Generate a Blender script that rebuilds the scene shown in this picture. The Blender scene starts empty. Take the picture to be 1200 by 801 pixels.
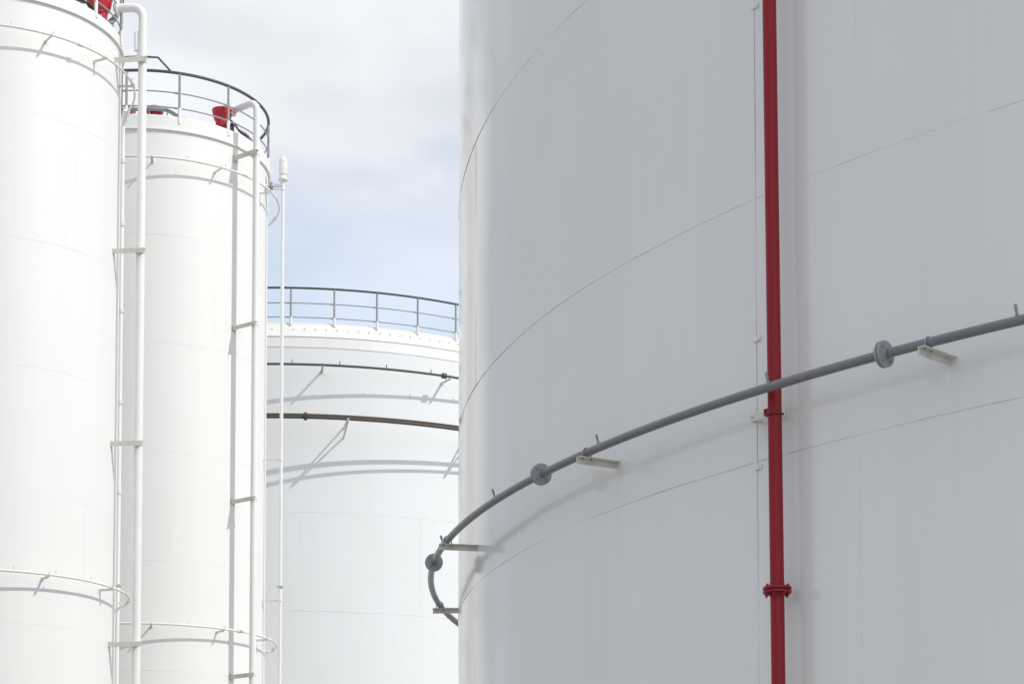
import bpy, bmesh, math, random
from mathutils import Vector, Matrix, noise
R = math.radians
rnd = random.Random(7)
scene = bpy.context.scene
COL = scene.collection
GZ = 0.0

# ------------------------------------------------------------------ materials
def new_mat(name):
    m = bpy.data.materials.new(name); m.use_nodes = True
    nt = m.node_tree
    return m, nt, nt.nodes['Principled BSDF']

def N(nt, typ, **kw):
    n = nt.nodes.new(typ)
    for k, v in kw.items():
        setattr(n, k, v)
    return n

def math_node(nt, op, a, b=None, clamp=False):
    n = N(nt, 'ShaderNodeMath', operation=op, use_clamp=clamp)
    for i, s in enumerate((a, b)):
        if s is None: continue
        if isinstance(s, (int, float)): n.inputs[i].default_value = s
        else: nt.links.new(s, n.inputs[i])
    return n.outputs[0]

def mix_col(nt, fac, a, b, blend='MIX'):
    n = N(nt, 'ShaderNodeMix', data_type='RGBA', blend_type=blend)
    for s, i in ((fac, 0), (a, 6), (b, 7)):
        if isinstance(s, (int, float)): n.inputs[i].default_value = s
        elif isinstance(s, (tuple, list)): n.inputs[i].default_value = (*s, 1) if len(s) == 3 else s
        else: nt.links.new(s, n.inputs[i])
    return n.outputs[2]

def noise_tex(nt, vec, scale, detail=3, rough=0.55, stretch=None):
    if stretch:
        mp = N(nt, 'ShaderNodeMapping'); mp.inputs['Scale'].default_value = stretch
        nt.links.new(vec, mp.inputs[0]); vec = mp.outputs[0]
    n = N(nt, 'ShaderNodeTexNoise')
    n.inputs['Scale'].default_value = scale; n.inputs['Detail'].default_value = detail
    n.inputs['Roughness'].default_value = rough
    nt.links.new(vec, n.inputs['Vector'])
    return n.outputs['Fac']

def ramp(nt, f, lo, hi, a=0.0, b=1.0):
    n = N(nt, 'ShaderNodeMapRange'); n.clamp = True
    for k, v in zip(('From Min', 'From Max', 'To Min', 'To Max'), (lo, hi, a, b)):
        n.inputs[k].default_value = v
    nt.links.new(f, n.inputs['Value'])
    return n.outputs['Result']

def shell_mat(name, base, rough, dirt=(0.62, 0.60, 0.56), amount=0.10, bump=0.02, streaks=None, spec=0.5):
    """weathered white tank paint: long vertical rain streaks, faint blotches, orange-peel bump"""
    m, nt, p = new_mat(name)
    co = N(nt, 'ShaderNodeTexCoord').outputs['Object']
    st = noise_tex(nt, co, 1.0, 4, 0.6, (2.6, 2.6, 0.10))
    fine = noise_tex(nt, co, 1.0, 3, 0.6, (14, 14, 0.35))
    blot = noise_tex(nt, co, 0.55, 4, 0.55)
    f = math_node(nt, 'MULTIPLY', ramp(nt, st, 0.45, 0.8), amount)
    f2 = math_node(nt, 'MULTIPLY', ramp(nt, fine, 0.5, 0.85), amount * 0.8)
    f3 = math_node(nt, 'MULTIPLY', ramp(nt, blot, 0.4, 0.75), amount * 0.7)
    f = math_node(nt, 'ADD', math_node(nt, 'ADD', f, f2), f3)
    if streaks:                       # narrow run marks under each welded bracket
        first, step, z_top, z_len, rad = streaks
        sx = N(nt, 'ShaderNodeSeparateXYZ'); nt.links.new(co, sx.inputs[0])
        a = math_node(nt, 'ARCTAN2', sx.outputs[1], sx.outputs[0])
        a = math_node(nt, 'SUBTRACT', a, R(first))
        a = math_node(nt, 'PINGPONG', a, R(step / 2))
        # pingpong is zero at multiples of step
        d = math_node(nt, 'MULTIPLY', a, rad)
        l1 = math_node(nt, 'ABSOLUTE', math_node(nt, 'SUBTRACT', d, 0.019))
        line = ramp(nt, l1, 0.002, 0.009, 1, 0)
        body = ramp(nt, d, 0.016, 0.05, 0.3, 0)
        zz = math_node(nt, 'SUBTRACT', z_top, sx.outputs[2])
        fade = math_node(nt, 'MULTIPLY', ramp(nt, zz, 0.0, 0.02), ramp(nt, zz, z_len * 0.3, z_len, 1, 0))
        s = math_node(nt, 'MULTIPLY', math_node(nt, 'MAXIMUM', line, body), fade)
        s = math_node(nt, 'MULTIPLY', s, 0.17)
        f = math_node(nt, 'ADD', f, s, True)
    c = mix_col(nt, f, base, dirt)
    nt.links.new(c, p.inputs['Base Color'])
    nt.links.new(ramp(nt, blot, 0.3, 0.7, rough * 0.9, rough * 1.15), p.inputs['Roughness'])
    p.inputs['Specular IOR Level'].default_value = spec
    b = N(nt, 'ShaderNodeBump'); b.inputs['Strength'].default_value = bump; b.inputs['Distance'].default_value = 0.02
    nt.links.new(noise_tex(nt, co, 60, 3, 0.6), b.inputs['Height'])
    nt.links.new(b.outputs[0], p.inputs['Normal'])
    return m

def paint(name, base, rough=0.45, dirt=(0.2, 0.18, 0.16), amount=0.25, scale=9.0, metal=0.0, bump=0.05):
    m, nt, p = new_mat(name)
    co = N(nt, 'ShaderNodeTexCoord').outputs['Object']
    n1 = noise_tex(nt, co, scale, 5, 0.65)
    n2 = noise_tex(nt, co, scale * 5, 3, 0.6)
    f = math_node(nt, 'MULTIPLY', ramp(nt, n1, 0.42, 0.8), amount)
    f = math_node(nt, 'ADD', f, math_node(nt, 'MULTIPLY', ramp(nt, n2, 0.5, 0.9), amount * 0.5), True)
    nt.links.new(mix_col(nt, f, base, dirt), p.inputs['Base Color'])
    nt.links.new(ramp(nt, n1, 0.3, 0.7, rough * 0.85, min(1, rough * 1.2)), p.inputs['Roughness'])
    p.inputs['Metallic'].default_value = metal
    b = N(nt, 'ShaderNodeBump'); b.inputs['Strength'].default_value = bump; b.inputs['Distance'].default_value = 0.004
    nt.links.new(n2, b.inputs['Height']); nt.links.new(b.outputs[0], p.inputs['Normal'])
    return m

M = {}
M['front'] = shell_mat('front tank white paint', (0.83, 0.835, 0.835), 0.125, spec=1.0, amount=0.10, streaks=(-135.91, 16.36, 5.33, 1.0, 11.483))
M['front_weld'] = paint('front weld bead', (0.78, 0.78, 0.775), 0.5, (0.46, 0.43, 0.40), 0.9, 1.6)
M['silo'] = shell_mat('silo white paint', (0.80, 0.79, 0.77), 0.5, amount=0.08)
M['silo_weld'] = paint('silo weld bead', (0.76, 0.76, 0.745), 0.5, (0.62, 0.6, 0.57), 0.6, 1.2)
M['back'] = shell_mat('far tank white paint', (0.79, 0.80, 0.805), 0.5, amount=0.08)
M['edge'] = shell_mat('roof edge weathered paint', (0.76, 0.75, 0.73), 0.55, (0.5, 0.48, 0.44), amount=0.2)
M['white'] = paint('white pipe paint', (0.80, 0.795, 0.775), 0.4, (0.6, 0.56, 0.48), 0.22, 6)
M['cream'] = paint('cream bracket paint', (0.70, 0.685, 0.64), 0.5, (0.42, 0.36, 0.27), 0.55, 9)
M['beige'] = paint('weathered bracket paint with shade', (0.62, 0.595, 0.54), 0.55, (0.33, 0.28, 0.2), 0.5, 7)  # shade of the brackets' web and underside is mixed into this base colour
M['grey'] = paint('grey pipe paint', (0.20, 0.207, 0.222), 0.30, (0.13, 0.125, 0.12), 0.4, 5)
M['light_grey'] = paint('lighter grey flange paint', (0.33, 0.345, 0.37), 0.45, (0.2, 0.2, 0.2), 0.4, 12)
M['galv'] = paint('galvanised steel', (0.34, 0.35, 0.37), 0.5, (0.22, 0.22, 0.22), 0.4, 8, 0.3)
M['rail'] = paint('dark grey handrail', (0.085, 0.09, 0.10), 0.5, (0.05, 0.05, 0.05), 0.3, 8)
M['midrail'] = paint('grey knee rail', (0.33, 0.335, 0.345), 0.5, (0.18, 0.17, 0.16), 0.3, 8)
M['red'] = paint('red pipe paint', (0.29, 0.006, 0.016), 0.33, (0.21, 0.010, 0.019), 0.35, 3)
M['red'].node_tree.nodes['Principled BSDF'].inputs['Specular IOR Level'].default_value = 0.32
M['bright_red'] = paint('bright red paint', (0.48, 0.014, 0.026), 0.35, (0.35, 0.02, 0.02), 0.3, 6)
M['dark_red'] = paint('dark red strap', (0.15, 0.012, 0.016), 0.5, (0.08, 0.01, 0.01), 0.3, 10)
M['rust'] = paint('rusty brown pipe', (0.10, 0.085, 0.068), 0.7, (0.17, 0.115, 0.065), 0.6, 3)
M['darkpipe'] = paint('dark grey pipe', (0.085, 0.085, 0.083), 0.6, (0.13, 0.10, 0.07), 0.4, 4)
M['black'] = paint('black rubber', (0.03, 0.03, 0.032), 0.6, (0.06, 0.06, 0.06), 0.3, 20)

def ground_mat():
    m, nt, p = new_mat('concrete yard')
    co = N(nt, 'ShaderNodeTexCoord').outputs['Object']
    a = noise_tex(nt, co, 0.12, 6, 0.6); b = noise_tex(nt, co, 3.0, 6, 0.65)
    c = mix_col(nt, ramp(nt, a, 0.35, 0.7), (0.35, 0.338, 0.318), (0.28, 0.27, 0.255))
    c = mix_col(nt, math_node(nt, 'MULTIPLY', ramp(nt, b, 0.45, 0.75), 0.35), c, (0.22, 0.213, 0.20))
    br = N(nt, 'ShaderNodeTexBrick'); br.inputs['Scale'].default_value = 0.2; br.inputs['Mortar Size'].default_value = 0.004
    br.offset = 0.0
    br.inputs['Color1'].default_value = (1, 1, 1, 1); br.inputs['Color2'].default_value = (.93, .93, .93, 1); br.inputs['Mortar'].default_value = (.45, .45, .45, 1)
    nt.links.new(co, br.inputs['Vector'])
    c = mix_col(nt, 1.0, c, br.outputs[0], 'MULTIPLY')
    nt.links.new(c, p.inputs['Base Color']); p.inputs['Roughness'].default_value = 0.85
    bp = N(nt, 'ShaderNodeBump'); bp.inputs['Strength'].default_value = 0.3; bp.inputs['Distance'].default_value = 0.01
    nt.links.new(b, bp.inputs['Height']); nt.links.new(bp.outputs[0], p.inputs['Normal'])
    return m
M['ground'] = ground_mat()

# ------------------------------------------------------------------ mesh helpers
def link(name, bm, mat, parent=None, smooth=True, angle=35):
    me = bpy.data.meshes.new(name)
    bmesh.ops.recalc_face_normals(bm, faces=bm.faces)
    bm.to_mesh(me); bm.free()
    me.materials.append(mat)
    if smooth:
        me.polygons.foreach_set('use_smooth', [True] * len(me.polygons))
        me.set_sharp_from_angle(angle=R(angle))
    o = bpy.data.objects.new(name, me); COL.objects.link(o)
    if parent: o.parent = parent
    return o

def dup(o, parent, rotz=0.0, loc=None):
    c = o.copy(); COL.objects.link(c); c.parent = parent
    c.rotation_euler = (0, 0, rotz)
    if loc is not None: c.location = loc
    return c

def thing(name, label, cat, loc, group=None):
    o = bpy.data.objects.new(name, None); COL.objects.link(o)
    o.empty_display_size = 0.3
    o.location = loc; o['label'] = label; o['category'] = cat
    if group: o['group'] = group
    return o

def frames(pts, closed=False):
    n = len(pts); T = []
    for i in range(n):
        if closed: t = pts[(i + 1) % n] - pts[i - 1]
        else: t = pts[min(i + 1, n - 1)] - pts[max(i - 1, 0)]
        T.append(t.normalized())
    up = Vector((0, 0, 1)) if abs(T[0].z) < 0.9 else Vector((1, 0, 0))
    u = (up - T[0] * up.dot(T[0])).normalized()
    out = []
    for t in T:
        u = (u - t * u.dot(t)).normalized()
        out.append((u, t.cross(u)))
    return out

def tube(bm, pts, r, seg=12, closed=False, caps=True, radii=None):
    pts = [Vector(p) for p in pts]
    fr = frames(pts, closed); rings = []
    for i, (p, (u, v)) in enumerate(zip(pts, fr)):
        rr = radii[i] if radii else r
        rings.append([bm.verts.new(p + (u * math.cos(a) + v * math.sin(a)) * rr) for a in [2 * math.pi * k / seg for k in range(seg)]])
    m = len(rings)
    for i in range(m if closed else m - 1):
        a, b = rings[i], rings[(i + 1) % m]
        for k in range(seg):
            bm.faces.new((a[k], a[(k + 1) % seg], b[(k + 1) % seg], b[k]))
    if caps and not closed:
        bm.faces.new(rings[0][::-1]); bm.faces.new(rings[-1])

def arc(rad, z, a0, a1, step=1.5):
    n = max(2, int(abs(a1 - a0) / step) + 1)
    return [Vector((rad * math.cos(R(a0 + (a1 - a0) * i / n)), rad * math.sin(R(a0 + (a1 - a0) * i / n)), z)) for i in range(n + 1)]

def ring(bm, rad, z, r, seg=12, n=240):
    tube(bm, [Vector((rad * math.cos(2 * math.pi * i / n), rad * math.sin(2 * math.pi * i / n), z)) for i in range(n)], r, seg, True)

def fillet(pts, rad, n=8):
    """round the corners of a polyline"""
    pts = [Vector(p) for p in pts]; out = [pts[0]]
    for i in range(1, len(pts) - 1):
        a = (pts[i - 1] - pts[i]); b = (pts[i + 1] - pts[i])
        ang = a.angle(b); d = min(rad / math.tan(ang / 2), a.length * .49, b.length * .49)
        p0 = pts[i] + a.normalized() * d; p2 = pts[i] + b.normalized() * d
        for k in range(n + 1):
            t = k / n
            out.append(p0 * (1 - t) ** 2 + pts[i] * 2 * t * (1 - t) + p2 * t * t)
    out.append(pts[-1])
    return out

def lathe(bm, prof, seg=96, mat=None, cap0=False, cap1=False):
    """profile of (radius, z) turned about z, optionally moved by matrix mat"""
    rings = []
    for (r, z) in prof:
        row = []
        for k in range(seg):
            a = 2 * math.pi * k / seg
            p = Vector((r * math.cos(a), r * math.sin(a), z))
            row.append(bm.verts.new(mat @ p if mat else p))
        rings.append(row)
    for a, b in zip(rings, rings[1:]):
        for k in range(seg):
            bm.faces.new((a[k], a[(k + 1) % seg], b[(k + 1) % seg], b[k]))
    if cap0: bm.faces.new(rings[0][::-1])
    if cap1: bm.faces.new(rings[-1])

def box(bm, size, mat, bevel=0.0):
    vs = bmesh.ops.create_cube(bm, size=1.0, matrix=mat @ Matrix.Diagonal((*size, 1)))['verts']
    if bevel:
        es = list({e for v in vs for e in v.link_edges})
        bmesh.ops.bevel(bm, geom=es, offset=bevel, segments=1, affect='EDGES', profile=0.5)

def axis_mat(origin, zdir, xhint=Vector((0, 0, 1))):
    z = Vector(zdir).normalized()
    x = xhint - z * xhint.dot(z)
    if x.length < 1e-4: x = Vector((1, 0, 0)) - z * z.x
    x.normalize(); y = z.cross(x)
    m = Matrix((x, y, z)).transposed().to_4x4(); m.translation = origin
    return m

def polar(rad, ang, z): return Vector((rad * math.cos(R(ang)), rad * math.sin(R(ang)), z))
def T(x, y, z): return Matrix.Translation((x, y, z))

def flange_bm(bm, m, r_pipe, r_fl, th, bolts, gap=0.004, bolt_r=0.008, weld=True):
    """pair of bolted pipe flanges about the local z axis of m, with hex bolts and weld necks"""
    for s in (-1, 1):
        z0, z1 = s * gap, s * (gap + th)
        if s < 0: z0, z1 = z1, z0
        lathe(bm, [(r_pipe * .9, z0), (r_fl - .002, z0), (r_fl, z0 + .002), (r_fl, z1 - .002), (r_fl - .002, z1), (r_pipe * .9, z1)], 40, m)
        if weld:
            zz = s * (gap + th)
            prof = [(r_pipe * 1.22, zz), (r_pipe * 1.02, zz + s * r_pipe * .45)]
            lathe(bm, prof, 24, m)
    lathe(bm, [(r_fl * .8, -gap), (r_fl * .8, gap)], 32, m)
    rb = (r_pipe + r_fl) / 2 + .002
    for k in range(bolts):
        a = 2 * math.pi * (k + .5) / bolts
        mm = m @ T(rb * math.cos(a), rb * math.sin(a), 0)
        L = gap + th + bolt_r * 1.1
        lathe(bm, [(bolt_r, -L), (bolt_r, L)], 6, mm, True, True)
        lathe(bm, [(bolt_r * .55, -L - bolt_r), (bolt_r * .55, L + bolt_r * .6)], 8, mm, True, True)

def wobble_bead(bm, rad, z, r, n, seed):
    """hand laid horizontal weld bead: uneven in height, width and line"""
    pts, rr = [], []
    for i in range(n):
        a = 2 * math.pi * i / n
        q = Vector((rad * math.cos(a) * 1.3, rad * math.sin(a) * 1.3, z + seed))
        w = noise.noise(q); w2 = noise.noise(q * 5)
        pts.append(Vector(((rad + .0) * math.cos(a), (rad + .0) * math.sin(a), z + .004 * w + .0015 * w2)))
        rr.append(r * max(.12, 1 + .75 * w2 + .9 * w))
    tube(bm, pts, r, 6, True, radii=rr)

def vert_bead(bm, rad, ang, z0, z1, r):
    n = int((z1 - z0) / .04); pts = []; rr = []
    for i in range(n + 1):
        z = z0 + (z1 - z0) * i / n
        w = noise.noise(Vector((ang, z * 3, 1))); 
        pts.append(polar(rad, ang + math.degrees(.0015 * w / rad), z)); rr.append(r * (1 + .35 * noise.noise(Vector((ang, z * 9, 4)))))
    tube(bm, pts, r, 6, radii=rr)

def shell_bm(rad, z0, z1, nseg, nz, amp=0.0, seed=0.0, freq=.55, close=True):
    bm = bmesh.new(); rows = []
    for j in range(nz + 1):
        z = z0 + (z1 - z0) * j / nz; row = []
        for k in range(nseg):
            a = 2 * math.pi * k / nseg
            q = Vector((rad * math.cos(a), rad * math.sin(a), z)) * freq + Vector((seed, 0, 0))
            d = amp * (noise.noise(q) + .5 * noise.noise(q * 2.3)) if amp else 0
            row.append(bm.verts.new(((rad + d) * math.cos(a), (rad + d) * math.sin(a), z)))
        rows.append(row)
    for a, b in zip(rows, rows[1:]):
        for k in range(nseg):
            bm.faces.new((a[k], a[(k + 1) % nseg], b[(k + 1) % nseg], b[k]))
    return bm

# ------------------------------------------------------------------ generic pieces (built along +X, turned about z)
def angle_bracket_bm(r0, r1, z_top, h=.05, w=.05, t=.006, pad=True):
    """steel angle sticking radially out of the shell: vertical web with a top flange, on a small pad plate"""
    bm = bmesh.new()
    L = r1 - r0; xm = (r0 + r1) / 2
    box(bm, (L, t, h), T(xm, -w / 2 + t / 2, z_top - h / 2 ), .001)
    box(bm, (L, w - t - .0005, t), T(xm, t / 2, z_top - t / 2 - .0015), .001)
    if pad: box(bm, (.008, w * 1.5, h * 1.5), T(r0 + .002, 0, z_top - h / 2), .002)
    return bm

def u_bolt_bm(rp, z, rad_pipe, t=.005, width=None, leg=.05):
    """U bolt straddling a ring pipe at radius rp, height z (pipe runs along y)"""
    bm = bmesh.new(); r = rad_pipe + t
    pts = [Vector((rp - r, 0, z - leg))] + [Vector((rp + r * math.cos(math.pi * (1 - k / 10)), 0, z + r * math.sin(math.pi * k / 10))) for k in range(11)] + [Vector((rp + r, 0, z - leg))]
    tube(bm, pts, t, 8)
    for s in (-1, 1):
        lathe(bm, [(t * 2, 0), (t * 2, t * 1.6)], 6, T(rp + s * r, 0, z - rad_pipe - .0135), True, True)
    return bm

def nozzle_bm(rp, z, pipe_r, up=1, size=1.0):
    """fan spray nozzle: a stub socket and a thin flat deflector blade leaning to the wall"""
    bm = bmesh.new()
    base = Vector((rp, 0, z + up * pipe_r * .85))
    d = Vector((.30, 0, up)).normalized()
    m = axis_mat(base, d)
    s = size
    lathe(bm, [(.011 * s, -.004), (.011 * s, .016 * s), (.008 * s, .018 * s), (.008 * s, .034 * s), (.005 * s, .036 * s)], 10, m, True, True)
    m2 = m @ T(0, 0, .052 * s)
    box(bm, (.020 * s, .018 * s, .046 * s), m2, .006 * s)
    return bm

def coupling_bm(rp, z, pipe_r, L, fat):
    bm = bmesh.new()
    m = axis_mat(Vector((rp, 0, z)), Vector((0, 1, 0)))
    lathe(bm, [(pipe_r * .9, -L), (pipe_r * fat, -L), (pipe_r * fat, -.3 * L), (pipe_r * (fat - .25), -.25 * L), (pipe_r * (fat - .25), .25 * L), (pipe_r * fat, .3 * L), (pipe_r * fat, L), (pipe_r * .9, L)], 16, m)
    return bm

def spread(proto, root, angles):
    """first angle moves the prototype itself, the rest are copies sharing its mesh"""
    out = []
    for i, a in enumerate(angles):
        o = proto if i == 0 else dup(proto, root)
        o.rotation_euler = (0, 0, R(a)); out.append(o)
    return out

# ================================================================== CAMERA, SUN, SKY
CAMZ = 1.7
cam = bpy.data.cameras.new('camera'); co = bpy.data.objects.new('camera', cam); COL.objects.link(co)
co.location = (0, 0, CAMZ); co.rotation_euler = (R(90) + 0.06065353, 0, 0)
cam.sensor_width = 36; cam.sensor_fit = 'HORIZONTAL'
cam.lens = 2436.84443 / 1200 * 36
cam.shift_y = 0.57946828 * 1000 / 1200
cam.clip_start = 0.1; cam.clip_end = 20000
scene.camera = co

SUN_AZ, SUN_EL = 118.0, 42.0        # azimuth from +Y towards +X
sd = Vector((math.sin(R(SUN_AZ)) * math.cos(R(SUN_EL)), math.cos(R(SUN_AZ)) * math.cos(R(SUN_EL)), math.sin(R(SUN_EL))))
sun = bpy.data.lights.new('sun', 'SUN'); sun.energy = 2.3; sun.angle = R(0.53); sun.color = (1.0, 0.965, 0.91)
so = bpy.data.objects.new('sun', sun); COL.objects.link(so)
so.rotation_euler = sd.to_track_quat('Z', 'Y').to_euler(); so.location = (20, -10, 40)

w = bpy.data.worlds.new('World'); scene.world = w; w.use_nodes = True
nt = w.node_tree; bg = nt.nodes['Background']
sky = N(nt, 'ShaderNodeTexSky', sky_type='NISHITA'); sky.sun_disc = False
sky.sun_elevation = R(SUN_EL); sky.sun_rotation = R(SUN_AZ)
sky.air_density = 1.0; sky.dust_density = 1.2; sky.ozone_density = 1.0
gen = N(nt, 'ShaderNodeTexCoord').outputs['Generated']
sp = N(nt, 'ShaderNodeSeparateXYZ'); nt.links.new(gen, sp.inputs[0])
# thin high cloud: project the direction onto a flat layer overhead, then two octaves of soft noise
zc = math_node(nt, 'MAXIMUM', math_node(nt, 'ADD', sp.outputs[2], 0.12), 0.05)
cx = math_node(nt, 'DIVIDE', sp.outputs[0], zc); cy = math_node(nt, 'DIVIDE', sp.outputs[1], zc)
cb = N(nt, 'ShaderNodeCombineXYZ'); nt.links.new(cx, cb.inputs[0]); nt.links.new(cy, cb.inputs[1])
CLOUD_OFF = (0.35, 0.0, 0.0)
mp = N(nt, 'ShaderNodeMapping'); mp.inputs['Location'].default_value = CLOUD_OFF
nt.links.new(cb.outputs[0], mp.inputs[0])
cn = noise_tex(nt, mp.outputs[0], 0.9, 4, 0.45)
cn2 = noise_tex(nt, mp.outputs[0], 2.6, 4, 0.5)
cf = math_node(nt, 'ADD', math_node(nt, 'MULTIPLY', cn, 0.8), math_node(nt, 'MULTIPLY', cn2, 0.2))
cover = ramp(nt, cf, 0.38, 0.62, 0.45, 1.0)
low = ramp(nt, math_node(nt, 'ADD', sp.outputs[2], math_node(nt, 'MULTIPLY', math_node(nt, 'SUBTRACT', cn2, 0.5), 0.16)), 0.245, 0.37, 0.0, 1.0)   # the cloud sheet thins out lower down
cover = math_node(nt, 'MAXIMUM', math_node(nt, 'MULTIPLY', cover, low), 0.70)
# unseen western sky: low cloud greyed to set off the front tank's reflection band
hl = math_node(nt, 'SQRT', math_node(nt, 'ADD', math_node(nt, 'MULTIPLY', sp.outputs[0], sp.outputs[0]), math_node(nt, 'MULTIPLY', sp.outputs[1], sp.outputs[1])))
west = math_node(nt, 'DIVIDE', sp.outputs[0], math_node(nt, 'MAXIMUM', hl, 0.01))
west = math_node(nt, 'ADD', west, math_node(nt, 'MULTIPLY', math_node(nt, 'SUBTRACT', cn2, 0.5), 0.2))
gap = math_node(nt, 'MULTIPLY', ramp(nt, west, -0.40, -0.58), ramp(nt, sp.outputs[2], 0.42, 0.58, 1, 0))
cover = math_node(nt, 'MAXIMUM', cover, math_node(nt, 'MULTIPLY', gap, 0.9))
bright = math_node(nt, 'MULTIPLY', ramp(nt, cn2, 0.32, 0.66, 0.84, 1.0), math_node(nt, 'SUBTRACT', 1.0, math_node(nt, 'MULTIPLY', gap, 0.45)))
CL = 6.5
ccol = N(nt, 'ShaderNodeVectorMath', operation='SCALE'); lowg = math_node(nt, 'MAXIMUM', low, gap)
nt.links.new(mix_col(nt, lowg, (0.74 * CL, 0.92 * CL, 1.12 * CL), (0.975 * CL, 0.985 * CL, 1.0 * CL)), ccol.inputs[0])
nt.links.new(bright, ccol.inputs['Scale'])
nt.links.new(mix_col(nt, cover, sky.outputs[0], ccol.outputs[0]), bg.inputs['Color'])
bg.inputs['Strength'].default_value = 0.15

# ================================================================== GROUND
bm = bmesh.new(); lathe(bm, [(.01, 0), (40, 0), (200, 0), (1200, 0), (9000, 0)], 64, None, True)
g = link('ground', bm, M['ground'], smooth=False); g['kind'] = 'structure'

# ================================================================== FRONT TANK (large, in its own shade)
FX, FY, FR = 10.953535, 20.517341, 11.483494
HA, HB, HC, HP = 5.0595, 6.8595, 9.0974, 5.4331
FRP = 11.753406
FTOP = 14.0
front = thing('storage_tank', 'large white welded steel tank in shade in front, filling the right side', 'storage tank', (FX, FY, 0))
bm = shell_bm(FR, 0, FTOP, 900, 140, 0.0032, 3.1, .8)
link('shell', bm, M['front'], front)
bm = bmesh.new(); lathe(bm, [(FR + .06, FTOP - .02), (FR + .06, FTOP + .08), (FR - .02, FTOP + .08), (FR * .5, FTOP + .75), (.02, FTOP + 1.1)], 180, None, False, True)
lathe(bm, [(FR - .003, FTOP - .02), (FR + .06, FTOP - .02)], 180)
link('roof', bm, M['front'], front)
bm = bmesh.new()
for i, z in enumerate((1.45, 3.25, HA, HB, HC, 11.35)): wobble_bead(bm, FR, z, .0023, 2600, i * 7.7)
courses = [((0, 1.45), 0), ((1.45, 3.25), 14), ((3.25, HA), 0), ((HA, HB), 25), ((HB, HC), 0), ((HC, 11.35), 16), ((11.35, FTOP - .02), 3)]
for (z0, z1), off in courses:
    for k in range(12):
        vert_bead(bm, FR, -169.2 + off + 29.65 * k, z0 + .002, z1 - .002, .0013)
link('weld_seam', bm, M['front_weld'], front)
bm = angle_bracket_bm(FR - .004, FRP + .075, HP - .0325, .052, .052, .006, False)
br = link('pipe_bracket', bm, M['cream'], front)
spread(br, front, [-135.91 - 16.36 * k + 16.36 * 2 for k in range(8)])
# bracket that carries the red riser: short stand-off plates and a white cross angle
RA = -142.6
bm = bmesh.new()
mR = Matrix.Rotation(R(RA), 4, 'Z')
box(bm, (.006, .250, .052), mR @ T(FR + .082, -.150, 5.335), .001)
box(bm, (.040, .250, .006), mR @ T(FR + .0585, -.150, 5.358), .001)
for y in (-.265, -.035): box(bm, (.076, .010, .05), mR @ T(FR + .0405, y, 5.329), .001)
lathe(bm, [(.011, 0), (.011, .012), (.006, .012), (.006, .026)], 6, mR @ axis_mat(Vector((FR + .085, -.257, 5.341)), Vector((1, 0, 0))), True, True)
link('riser_bracket', bm, M['white'], front)

# grey ring pipe on the front tank
rp = thing('ring_pipe', 'grey flanged cooling pipe curving round the large front tank', 'pipe', (FX, FY, 0))
bm = bmesh.new(); ring(bm, FRP, HP, .0302, 18, 480); link('pipe', bm, M['grey'], rp)
bm = bmesh.new(); flange_bm(bm, axis_mat(Vector((FRP, 0, HP)), Vector((0, 1, 0))), .0302, .083, .015, 4, .003, .0095)
fl = link('flange', bm, M['light_grey'], rp); spread(fl, rp, [-119.3, -137.51, -155.93, -173.71, -203])
ub = link('u_bolt', u_bolt_bm(FRP, HP, .0302, .0048, leg=.055), M['galv'], rp); spread(ub, rp, [-135.91 - 16.36 * k + 16.36 * 2 for k in range(8)])
nz = link('spray_nozzle', nozzle_bm(FRP, HP, .0302), M['galv'], rp); spread(nz, rp, [-132.95 + 9.25 - 9.25 * k for k in range(10)])

# red riser with a bolted flange, between the ring pipe and the shell
rr = FR + .14
red = thing('riser_pipe', 'red vertical fire water pipe fixed to the large front tank', 'pipe', (FX, FY, 0))
bot, top = polar(rr, -142.36, .15), polar(rr, -142.87, 13.2)
def redp(z): return bot.lerp(top, (z - .15) / (13.2 - .15))
rdir = (top - bot).normalized()
bm = bmesh.new(); tube(bm, [redp(.15 + 13.05 * i / 40) for i in range(41)], .0462, 32)
link('pipe', bm, M['red'], red)
bm = bmesh.new(); flange_bm(bm, axis_mat(redp(4.127), rdir, Vector((1, 0, 0))), .0462, .094, .0165, 8, .0035, .0115)
f1 = link('flange', bm, M['red'], red)
bm = bmesh.new(); flange_bm(bm, axis_mat(redp(10.3), rdir, Vector((1, 0, 0))), .0462, .094, .0165, 8, .0035, .0115)
link('flange', bm, M['red'], red)
for z, h, d in [(4.176, .010, .0024)] + [(4.43 + .028 * k, .004, .0010) for k in range(4)]:
    bm = bmesh.new(); lathe(bm, [(.0460, -h), (.0462 + d, -h * .5), (.0462 + d, h * .5), (.0460, h)], 32, axis_mat(redp(z), rdir))
    link('weld_band', bm, M['red'], red)
bm = bmesh.new()
c = redp(5.288)
inw = -Vector((math.cos(R(RA)), math.sin(R(RA)), 0)); tan = Vector((-math.sin(R(RA)), math.cos(R(RA)), 0))
pts = [c + inw * .056 - tan * .053]
for k in range(13):
    a = math.pi * k / 12
    pts.append(c - tan * .0535 * math.cos(a) - inw * .0535 * math.sin(a))
pts.append(c + inw * .03 + tan * .048)
tube(bm, pts, .0078, 8)
link('strap', bm, M['dark_red'], red)
bm = bmesh.new(); box(bm, (.030, .060, .046), mR @ T(FR + .101, -.092, 5.335), .002)
link('clamp_block', bm, M['red'], red)

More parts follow.
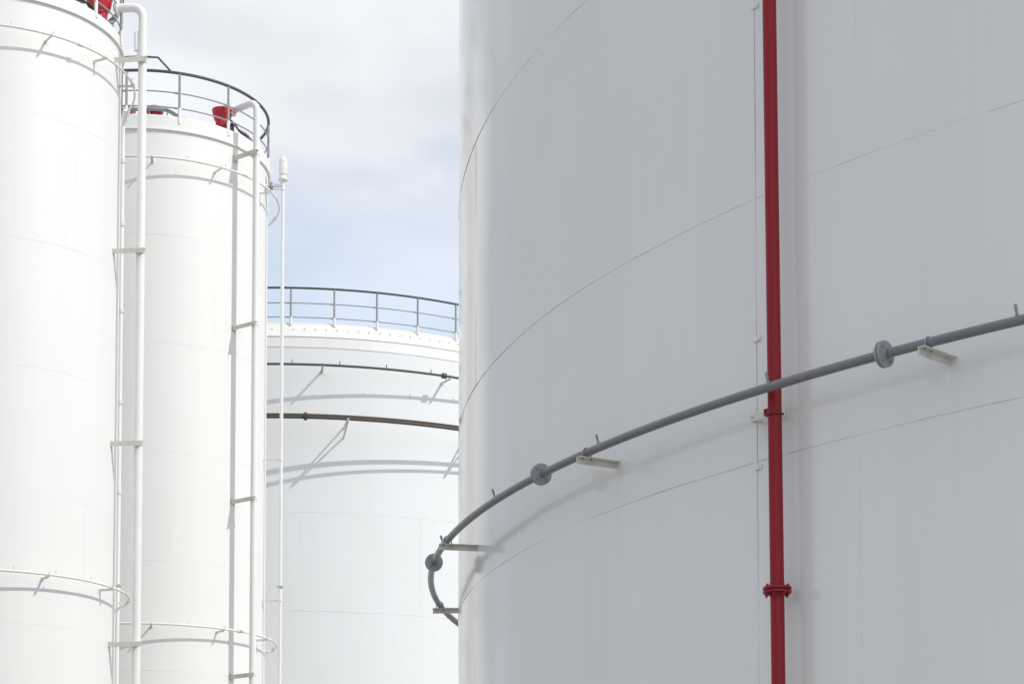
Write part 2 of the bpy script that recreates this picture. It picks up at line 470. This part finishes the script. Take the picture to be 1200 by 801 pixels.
# thin flat conductor strip beside the riser
st = thing('conductor_strip', 'thin white flat strip running up the front tank left of the red pipe', 'strip', (FX, FY, 0))
bm = bmesh.new()
mS = Matrix.Rotation(R(-144.19), 4, 'Z')
box(bm, (.005, .028, 13.6), mS @ T(FR + .003, 0, 7.05), .002)
link('strip', bm, M['front'], st)
bm = bmesh.new()
box(bm, (.014, .070, .034), mS @ T(FR + .006, .024, 5.02), .004)
lathe(bm, [(.006, 0), (.006, .008)], 6, mS @ axis_mat(Vector((FR + .0125, .045, 5.02)), Vector((1, 0, 0))), True, True)
cl = link('clip', bm, M['front'], st)
for z in (5.893, 8.19, 3.2): dup(cl, st, 0, (0, 0, z - 5.02))

# ================================================================== GUARDRAIL for a round roof
def guardrail(root, rad, z_base, z_low, z_mid, z_top, angles, base_h, r_top=.036, r_mid=.017, r_post=.030, post_mat='midrail', sleeve_side=1):
    bm = bmesh.new(); ring(bm, rad, z_top, r_top, 10, 200)
    gr = link('guardrail', bm, M['rail'], root)
    for z in (z_low, z_mid):
        bm = bmesh.new(); ring(bm, rad, z, r_mid, 8, 200); link('knee_rail', bm, M['midrail'], gr)
    bm = bmesh.new(); tube(bm, [(rad, 0, z_low - .04), (rad, 0, z_top)], r_post, 10)
    for z in (z_low, z_mid):
        s = axis_mat(Vector((rad, 0, z)), Vector((0, 1, 0)))
        lathe(bm, [(r_mid, -.13), (r_mid * 1.45, -.125), (r_mid * 1.45, .0)], 10, s)
    p = link('post', bm, M[post_mat], gr); spread(p, gr, angles)
    bm = bmesh.new(); tube(bm, [(rad, 0, z_base), (rad, 0, z_low + .005)], r_post * 1.28, 10)
    box(bm, (.035, .11, .09), T(rad - .015, 0, z_base + .02), .004)
    b = link('post_foot', bm, M['white'], gr); spread(b, gr, angles)
    return gr

# ================================================================== SILOS
def silo(label, X, Y, rad, z_rim, z_edge, seams, vseams, brackets, group):
    t = thing('storage_tank', label, 'storage tank', (X, Y, 0), group)
    link('shell', shell_bm(rad, 0, z_rim, 220, 60, .0022, X, .7), M['silo'], t)
    bm = bmesh.new()
    lathe(bm, [(rad - .004, z_rim - .012), (rad + .05, z_rim - .012), (rad + .052, z_rim - .010), (rad + .052, z_rim + .012), (rad + .012, z_rim + .014), (rad + .012, z_edge - .03), (rad - .02, z_edge)], 200)
    link('top_curb', bm, M['silo'], t)
    bm = bmesh.new(); lathe(bm, [(rad - .02, z_edge), (rad * .6, z_edge + .10), (.02, z_edge + .2)], 120, None, False, True)
    link('roof', bm, M['silo'], t)
    bm = bmesh.new()
    for i, z in enumerate(seams): wobble_bead(bm, rad, z, .0018, 500, i * 3.3 + X)
    for a, z0, z1 in vseams: vert_bead(bm, rad, a, z0, z1, .0018)
    link('weld_seam', bm, M['silo_weld'], t)
    for (r1, zt, angs, h, wd, strut) in brackets:
        bm = angle_bracket_bm(rad - .004, rad + r1, zt, h, wd, .007)
        if strut:
            d = Vector((rad + r1 * .8, 0, zt - h)), Vector((rad - .01, 0, zt - h - strut))
            tube(bm, d, .012, 6)
        o = link('pipe_bracket', bm, M['beige'] if r1 > .6 else M['cream'], t); spread(o, t, angs)
    return t

def ring_pipe(label, X, Y, rad, z, mat, r, nozzles, couplings, group=None, clamps=(), clamp_mat='galv', noz_up=1, coup=(.05, 1.7), coup_mat=None, nsize=1.0):
    t = thing('ring_pipe', label, 'pipe', (X, Y, 0), group)
    bm = bmesh.new(); ring(bm, rad, z, r, 12, 260); link('pipe', bm, mat, t)
    if nozzles:
        o = link('spray_nozzle', nozzle_bm(rad, z, r, noz_up, nsize), mat, t); spread(o, t, nozzles)
    if couplings:
        o = link('coupling', coupling_bm(rad, z, r, *coup), coup_mat or mat, t); spread(o, t, couplings)
    if clamps:
        o = link('u_bolt', u_bolt_bm(rad, z, r, .006, leg=r + .02), M[clamp_mat], t); spread(o, t, clamps)
    return t

SG = 'slim white tanks on the left'
# ---- tank 1 (left edge)
X1, Y1, R1 = -10.516419, 41.302448, 2.527022
b1u = [-54.0, -27.3, -81, -108, 0, 110]; b1l = [-52, -18, -86, -120, 16, 110]
silo('tall slim white tank cut off by the left edge of the photo', X1, Y1, R1, 20.244, 20.525, [3.2, 5.67, 8.14, 10.613, 13.08, 15.55, 18.02], [(-38, 15.55, 18.02), (-70, 13.08, 15.55), (-30, 8.14, 10.6)],
     [(.33, 19.531 - .024, b1u, .05, .05, 0), (.33, 9.062 - .024, b1l, .05, .05, 0), (.66, 19.93, [-7.0], .11, .12, 0), (.66, 16.0, [-7.0], .10, .10, 0), (.66, 12.09, [-7.0], .10, .10, 0), (.66, 8.06, [-7.0], .10, .10, 0), (.66, 4.1, [-7.0], .10, .10, 0)], SG)
tank1 = bpy.data.objects['shell.001'].parent
guardrail(tank1, R1 + .0, 20.40, 20.74, 21.08, 21.56, [-26.4 + 30 * k for k in range(12)], .3)
ring_pipe('upper white ring pipe near the top of the left edge tank', X1, Y1, R1 + .2668, 19.531, M['white'], .024, [-70 + 17 * k for k in range(6)], [-41], clamps=b1u)
ring_pipe('lower white ring pipe low on the left edge tank', X1, Y1, R1 + .2668, 9.062, M['white'], .024, [-66 + 17 * k for k in range(6)], [], clamps=b1l)

# ---- tank 2 (middle)
X2, Y2, R2 = -8.681587, 49.731519, 2.705191
b2u = [-82.25, -50.35, -15.95, -115, 20, 120]; b2l = [-80.5, -46.9, -16.2, -114, 18, 120]
silo('slim white tank in the middle with dark guardrail and open sky above', X2, Y2, R2, 20.957, 21.31, [3.3, 5.83, 8.36, 10.89, 13.42, 15.95, 18.484], [(-72, 10.89, 13.42), (-95, 13.42, 15.95), (-50, 15.95, 18.48)],
     [(.33, 20.203 - .024, b2u, .05, .05, 0), (.33, 9.39 - .024, b2l, .05, .05, 0), (.74, 20.70, [-37.8], .12, .13, 0), (.74, 16.62, [-37.7], .10, .10, 0), (.74, 12.50, [-37.5], .10, .10, 0), (.74, 8.39, [-37.4], .10, .10, 0), (.74, 4.3, [-37.4], .10, .10, 0),
      (.5, 20.42, [-7], .03, .03, 0), (.5, 13.79, [-6.5], .03, .03, 0), (.5, 10.38, [-6.2], .03, .03, 0)], SG)
tank2 = bpy.data.objects['shell.002'].parent
posts2 = [-95.2, -69.3, -42.5, -17.5, 8, 33.5, 59, 85, 111, 137, 162, 188, 214, 240]
gr2 = guardrail(tank2, R2 + .0, 21.14, 21.50, 21.86, 22.34, posts2, .3)
bm = bmesh.new()
zt = 22.34
path = [polar(R2, -100.5, 21.35), polar(R2, -100.5, 22.66)] + [polar(R2, a, 22.66) for a in (-95, -90, -85, -80)] + [polar(R2, -73.3, zt)]
tube(bm, path, .024, 10)
tube(bm, [polar(R2, -97.6, 21.3), polar(R2, -97.6, 22.62)], .018, 8)
link('gate_rail', bm, M['rail'], gr2)
ring_pipe('upper white ring pipe near the top of the middle slim tank', X2, Y2, R2 + .27, 20.203, M['white'], .026, [-66 + 18 * k for k in range(5)], [], clamps=b2u)
ring_pipe('lower white ring pipe low on the middle slim tank', X2, Y2, R2 + .27, 9.39, M['white'], .026, [-64 + 18 * k for k in range(5)], [-38], clamps=b2l)

# ---- downcomer pipes with the foam chambers they feed
def foam_pipe(label, X, Y, ang, rad, r_in, z_top, r, group=None, slope=0.0):
    t = thing('foam_pipe', label, 'pipe', (X, Y, 0), group)
    bm = bmesh.new()
    tube(bm, fillet([polar(rad, ang, .2), polar(rad, ang, z_top), polar(r_in, ang, z_top + slope)], .26, 10), r, 20)
    link('pipe', bm, M['white'], t)
    bm = bmesh.new()
    flange_bm(bm, axis_mat(polar(r_in + .05, ang, z_top + slope), polar(1, ang, 0)), r, r * 1.75, .018, 6, .003, .009)
    link('flange', bm, M['white'], t)
    return t
p1 = foam_pipe('white vertical pipe standing off the right side of the left edge tank', X1, Y1, -4.4, R1 + .52, 2.46, 21.03, .088)
bm = bmesh.new(); lathe(bm, [(.05, 0), (.06, .01), (.06, .36), (.045, .4)], 16, T(0, 0, 0) @ Matrix.Translation(polar(R1 + .40, -4.4, 20.12)), True, True)
lathe(bm, [(.03, -.14), (.03, 0)], 12, Matrix.Translation(polar(R1 + .43, -4.4, 20.12)), True, True)
link('drip_pot', bm, M['white'], p1)
ub = link('u_bolt', u_bolt_bm(0, 0, .088, .007, leg=.12), M['cream'], p1)
ub.rotation_euler = (R(90), 0, R(-4.4 - 90)); ub.location = polar(R1 + .52, -4.4, 16.03)
def pipe_straps(pipe, rad, ang, r, zs):
    bm = bmesh.new()
    m = axis_mat(polar(rad, ang, 0), Vector((0, 0, 1)))
    lathe(bm, [(r + .001, -.02), (r + .006, -.018), (r + .006, .018), (r + .001, .02)], 20, m)
    for s in (-1, 1): box(bm, (.03, .02, .04), Matrix.Rotation(R(ang), 4, 'Z') @ T(rad, s * (r + .015), 0), .003)
    o = link('strap', bm, M['cream'], pipe)
    o.location.z = zs[0]
    for z in zs[1:]: dup(o, pipe, 0, (0, 0, z))
bpy.data.objects.remove(ub)
pipe_straps(p1, R1 + .52, -4.4, .088, [19.87, 15.95, 12.04, 8.01])
p2 = foam_pipe('white vertical pipe in front of the middle slim tank bending over its guardrail', X2, Y2, -35.9, R2 + .6, 2.5, 21.93, .08, None, -.04)
pipe_straps(p2, R2 + .6, -35.9, .08, [20.63, 16.57, 12.45, 8.34])

def foam_chamber(label, X, Y, ang, rad, z0, s=1.0, group='red foam chambers on tank roofs'):
    """red bell shaped foam chamber: two tapered bands under a flat bolted lid, on a short neck"""
    t = thing('foam_chamber', label, 'foam chamber', (X + rad * math.cos(R(ang)), Y + rad * math.sin(R(ang)), z0), group)
    bm = bmesh.new()
    lathe(bm, [(.10 * s, 0), (.13 * s, .0), (.15 * s, .02 * s), (.165 * s, .15 * s), (.168 * s, .19 * s), (.195 * s, .205 * s), (.215 * s, .26 * s), (.235 * s, .34 * s), (.24 * s, .40 * s), (.25 * s, .41 * s), (.25 * s, .44 * s)], 36, None, True)
    link('body', bm, M['bright_red'], t)
    bm = bmesh.new()
    lathe(bm, [(.2 * s, .44 * s), (.252 * s, .44 * s), (.252 * s, .462 * s), (.2 * s, .47 * s), (.05 * s, .50 * s)], 36, None, False, True)
    for k in range(10):
        a = k * math.pi / 5
        lathe(bm, [(.010, .46 * s), (.010, .478 * s)], 6, T(.222 * s * math.cos(a), .222 * s * math.sin(a), 0), True, True)
    link('lid', bm, M['bright_red'], t)
    bm = bmesh.new(); lathe(bm, [(.085 * s, -.13), (.085 * s, 0.01)], 24, None, True); lathe(bm, [(.14 * s, -.13), (.14 * s, -.11), (.085 * s, -.10)], 24, None, True)
    link('neck', bm, M['galv'], t)
    return t
foam_chamber('red bell shaped foam chamber behind the guardrail of the left edge tank', X1, Y1, -7, 2.17, 20.72, 1.05)
foam_chamber('red bell shaped foam chamber at the bend of the white pipe on the middle tank', X2, Y2, -40, 2.36, 21.44, .97)

# low red vents and a grey pipe on the roof of tank 2
def roof_vent(label, X, Y, ang, rad, z0, r, h):
    t = thing('roof_vent', label, 'roof vent', (X + rad * math.cos(R(ang)), Y + rad * math.sin(R(ang)), z0), None)
    bm = bmesh.new(); lathe(bm, [(r * .8, 0), (r * .8, h * .45), (r, h * .5), (r, h * .66), (r * .93, h * .8), (r * .7, h * .93), (r * .3, h), (.01, h * 1.01)], 28, None, True, True)
    link('cap', bm, M['bright_red'], t)
    return t
roof_vent('low red domed vent behind a grey pipe on the middle tank roof edge', X2, Y2, -81.5, 2.42, 21.3, .20, .315)
roof_vent('small dark red vent between the two left tanks at the roof edge', X2, Y2, -95, 2.42, 21.3, .13, .33)
gp = thing('roof_pipe', 'grey bent pipe lying along the roof edge of the middle tank', 'pipe', (X2, Y2, 0))
bm = bmesh.new(); tube(bm, fillet([polar(2.62, -99, 21.44), polar(2.62, -92, 21.45), polar(2.62, -84, 21.46), polar(2.62, -75, 21.47), polar(2.6, -69, 21.34), polar(2.55, -62, 21.30), polar(2.55, -50, 21.30)], .06, 4), .045, 12)
link('pipe', bm, M['galv'], gp)
bm = bmesh.new()
for a, z in ((-92, 21.45), (-84, 21.46), (-75, 21.47)):
    box(bm, (.10, .03, .22), Matrix.Rotation(R(a), 4, 'Z') @ T(2.6, 0, z - .12), .004)
link('support', bm, M['galv'], gp)
cbz = thing('cable_bundle', 'dark cables and fittings sagging below the red chamber on the middle tank', 'cable', (X2, Y2, 0))
for k, (a0, a1, z0, sag, r, rad) in enumerate([(-41, -22, 21.60, .10, .018, 2.60), (-40, -14, 21.56, .06, .014, 2.56), (-39, -18, 21.52, -.03, .02, 2.62), (-43, -30, 21.44, .02, .022, 2.5)]):
    bm = bmesh.new(); pts = []
    for i in range(25):
        f = i / 24
        pts.append(polar(rad + .03 * math.sin(f * 7 + k), a0 + (a1 - a0) * f, z0 - .18 * f - sag * 4 * f * (1 - f) * .5 + .02 * math.sin(f * 11 + k)))
    tube(bm, pts, r, 8); link('cable', bm, M['black'] if k != 2 else M['galv'], cbz)
bm = bmesh.new(); box(bm, (.12, .14, .10), Matrix.Rotation(R(-40), 4, 'Z') @ T(2.56, .03, 21.40), .012); lathe(bm, [(.05, 0), (.05, .16), (.03, .18)], 14, Matrix.Translation(polar(2.56, -37, 21.38)), True, True)
link('fitting', bm, M['rail'], cbz)
# grey braces on tank 1 roof
gp1 = thing('roof_pipe', 'grey zigzag pipe beside the red chamber on the left edge tank', 'pipe', (X1, Y1, 0))
bm = bmesh.new(); tube(bm, fillet([polar(2.2, -8, 20.95), polar(2.3, -12, 20.62), polar(2.42, -4, 20.74), polar(2.44, 4, 21.02)], .05, 5), .03, 10)
link('pipe', bm, M['galv'], gp1)
bm = bmesh.new()
for a in (-12, -3): box(bm, (.08, .03, .16), Matrix.Rotation(R(a), 4, 'Z') @ T(2.34, 0, 20.6), .004)
link('support', bm, M['galv'], gp1)
bm = bmesh.new(); cb1 = thing('cable_bundle', 'black cables on the roof edge behind the guardrail of the left edge tank', 'cable', (X1, Y1, 0))
for k in range(2):
    bm = bmesh.new(); tube(bm, [polar(2.46 - .05 * k, -42 + 2 * i, 20.62 + .03 * k + .03 * math.sin(i * 1.3 + k)) for i in range(12)], .022, 8); link('cable', bm, M['black'], cb1)

# ---- slim water riser at the side of tank 1
ra = 34.0
rz = thing('riser_pipe', 'thin white vertical pipe feeding the rings in the gap right of the left edge tank', 'pipe', (X1, Y1, 0))
rrad = R1 + .2668
bm = bmesh.new(); tube(bm, fillet([polar(rrad, ra, .2), polar(rrad, ra, 19.30), polar(rrad, ra - 3.5, 19.531)], .08, 6), .042, 16)
link('pipe', bm, M['white'], rz)
bm = bmesh.new(); m = axis_mat(polar(rrad, ra, 0), Vector((0, 0, 1))); flange_bm(bm, m, .042, .085, .016, 4, .003, .008)
f = link('flange', bm, M['cream'], rz); f.location.z = 9.55
bm = bmesh.new(); lathe(bm, [(.04, -.05), (.06, -.045), (.06, .045), (.04, .05)], 16, m)
c = link('coupling', bm, M['cream'], rz); c.location.z = 18.55
for z in (17.2, 15.35, 13.4, 11.5): dup(c, rz, 0, (0, 0, z))
bm = bmesh.new(); lathe(bm, [(.05, -.08), (.078, -.075), (.078, .075), (.05, .08)], 18, axis_mat(polar(rrad, ra - 3.0, 19.52), polar(rrad, ra - 5, 19.6) - polar(rrad, ra, 19.3)), True, True)
link('elbow_coupling', bm, M['white'], rz)

# ---- tall vent pole at tank 2
va = -7.0
vp = thing('vent_pipe', 'thin tall white pole with cylindrical vent head right of the middle slim tank', 'vent pipe', (X2, Y2, 0))
vr = R2 + .45
bm = bmesh.new(); tube(bm, [polar(vr, va, .2), polar(vr, va, 20.75)], .042, 16); link('pole', bm, M['white'], vp)
bm = bmesh.new(); o = Matrix.Translation(polar(vr, va, 20.62))
lathe(bm, [(.042, -.02), (.07, -.01), (.118, .0), (.122, .01), (.122, .04), (.09, .05), (.082, .085), (.08, .12), (.100, .14), (.104, .16), (.104, .27), (.108, .275), (.108, .295), (.104, .30), (.104, .46), (.109, .465), (.109, .49), (.085, .525), (.052, .55), (.047, .585), (.026, .61), (.005, .615)], 32, o, True, True)
link('vent_head', bm, M['white'], vp)
bm = bmesh.new(); tube(bm, fillet([polar(R2 - .02, va, 20.50), polar(vr - .06, va, 20.50), polar(vr, va, 20.56), polar(vr, va, 20.63)], .06, 5), .045, 14); link('side_arm', bm, M['white'], vp)
bm = bmesh.new(); flange_bm(bm, axis_mat(polar(R2 + .16, va, 20.50), polar(1, va, 0)), .045, .10, .016, 4, .004, .010); link('flange', bm, M['galv'], vp)
bm = bmesh.new(); flange_bm(bm, axis_mat(polar(vr, va, 0), Vector((0, 0, 1))), .042, .085, .016, 4, .003, .008); f = link('flange', bm, M['cream'], vp); f.location.z = 10.70
bm = bmesh.new(); lathe(bm, [(.041, -.02), (.056, -.018), (.056, .018), (.041, .02)], 16, axis_mat(polar(vr, va, 0), Vector((0, 0, 1))))
c = link('strap', bm, M['white'], vp); c.location.z = 20.40
for z in (13.77, 10.36): dup(c, vp, 0, (0, 0, z))

# ================================================================== TANK 3 (wide, behind)
X3, Y3, R3 = -6.984225, 69.624126, 10.200404
Z_SH, Z_LIP, Z_TOP = 19.556, 19.868, 20.42
t3 = thing('storage_tank', 'wide white tank standing behind between the slim tanks and the front tank', 'storage tank', (X3, Y3, 0))
link('shell', shell_bm(R3, 0, Z_SH, 420, 70, .004, 9.4, .5), M['back'], t3)
bm = bmesh.new()
lathe(bm, [(R3 - .003, Z_SH), (R3 + .014, Z_SH + .002), (R3 - .04, Z_LIP), (R3 - .02, Z_LIP + .018), (R3 - .035, Z_LIP + .04), (R3 - .32, Z_TOP - .06), (R3 - .43, Z_TOP)], 360)
for k in range(200):                    # studs standing proud round the roof knuckle
    a = 1.8 * k
    m = Matrix.Rotation(R(a), 4, 'Z') @ axis_mat(Vector((R3 - .178, 0, 20.134)), Vector((.84, 0, .54)))
    h = .05 + .025 * rnd.random(); lathe(bm, [(.022, -.01), (.022, .015), (.011, .017), (.011, h)], 8, m, False, True)
link('roof_edge', bm, M['edge'], t3)
bm = bmesh.new(); lathe(bm, [(R3 - .43, Z_TOP), (6, 21.1), (2.4, 21.5), (.02, 21.6)], 200, None, False, True); link('roof', bm, M['silo'], t3)
bm = bmesh.new()
for i, z in enumerate((3.2, 6.08, 8.96, 11.84, 14.72, 17.6)): wobble_bead(bm, R3, z, .004, 900, i * 5.1)
for (z0, z1), off in (((14.72, 17.6), 0), ((17.6, Z_SH), 7), ((11.84, 14.72), 9)):
    for k in range(18): vert_bead(bm, R3, -74 + off + 20 * k, z0, z1, .003)
link('weld_seam', bm, M['silo_weld'], t3)
b3 = [-81.84, -61.2, -102.5, -40.5]; b3l = [-78.2, -57.2, -99.2, -36.2]
bm = angle_bracket_bm(R3 - .004, R3 + .60, 18.854, .07, .08, .009)
for_b = link('pipe_bracket', bm, M['cream'], t3); spread(for_b, t3, b3)
bm = angle_bracket_bm(R3 - .004, R3 + 1.15, 17.225, .06, .06, .009)
tube(bm, [(R3 + 1.10, 0, 17.18), (R3 - .01, 0, 16.93)], .028, 8)
for_b = link('pipe_bracket', bm, M['cream'], t3); spread(for_b, t3, b3l)
guardrail(t3, R3 - .26, 20.28, 20.52, 20.94, 21.39, [-86.97 + 7.3 * k for k in range(49)], .2, .034, .017, .030)
ring_pipe('dark upper ring pipe near the top of the wide tank behind', X3, Y3, R3 + .54, 18.896, M['darkpipe'], .036, [-86.5 + 7.3 * k for k in range(6)], [-62.3], clamps=b3, coup=(.06, 2.3), clamp_mat='rail', nsize=1.4)
ring_pipe('rusty brown outer pipe of the lower pair round the wide tank behind', X3, Y3, R3 + 1.06, 17.292, M['rust'], .036, [], [-84.4], clamps=b3l, coup=(.05, 2.0), clamp_mat='rail')
ring_pipe('dark grey inner pipe of the lower pair round the wide tank behind', X3, Y3, R3 + .82, 17.281, M['darkpipe'], .046, [], [-84.4], clamps=b3l, coup=(.05, 2.0), clamp_mat='rail')

# ================================================================== RENDER SETTINGS
scene.render.engine = 'CYCLES'
scene.cycles.use_denoising = True
scene.cycles.max_bounces = 8; scene.cycles.diffuse_bounces = 5; scene.cycles.glossy_bounces = 4
scene.view_settings.view_transform = 'Standard'; scene.view_settings.look = 'None'
scene.view_settings.exposure = 0.13; scene.view_settings.gamma = 1.0
scene.view_settings.use_curve_mapping = False
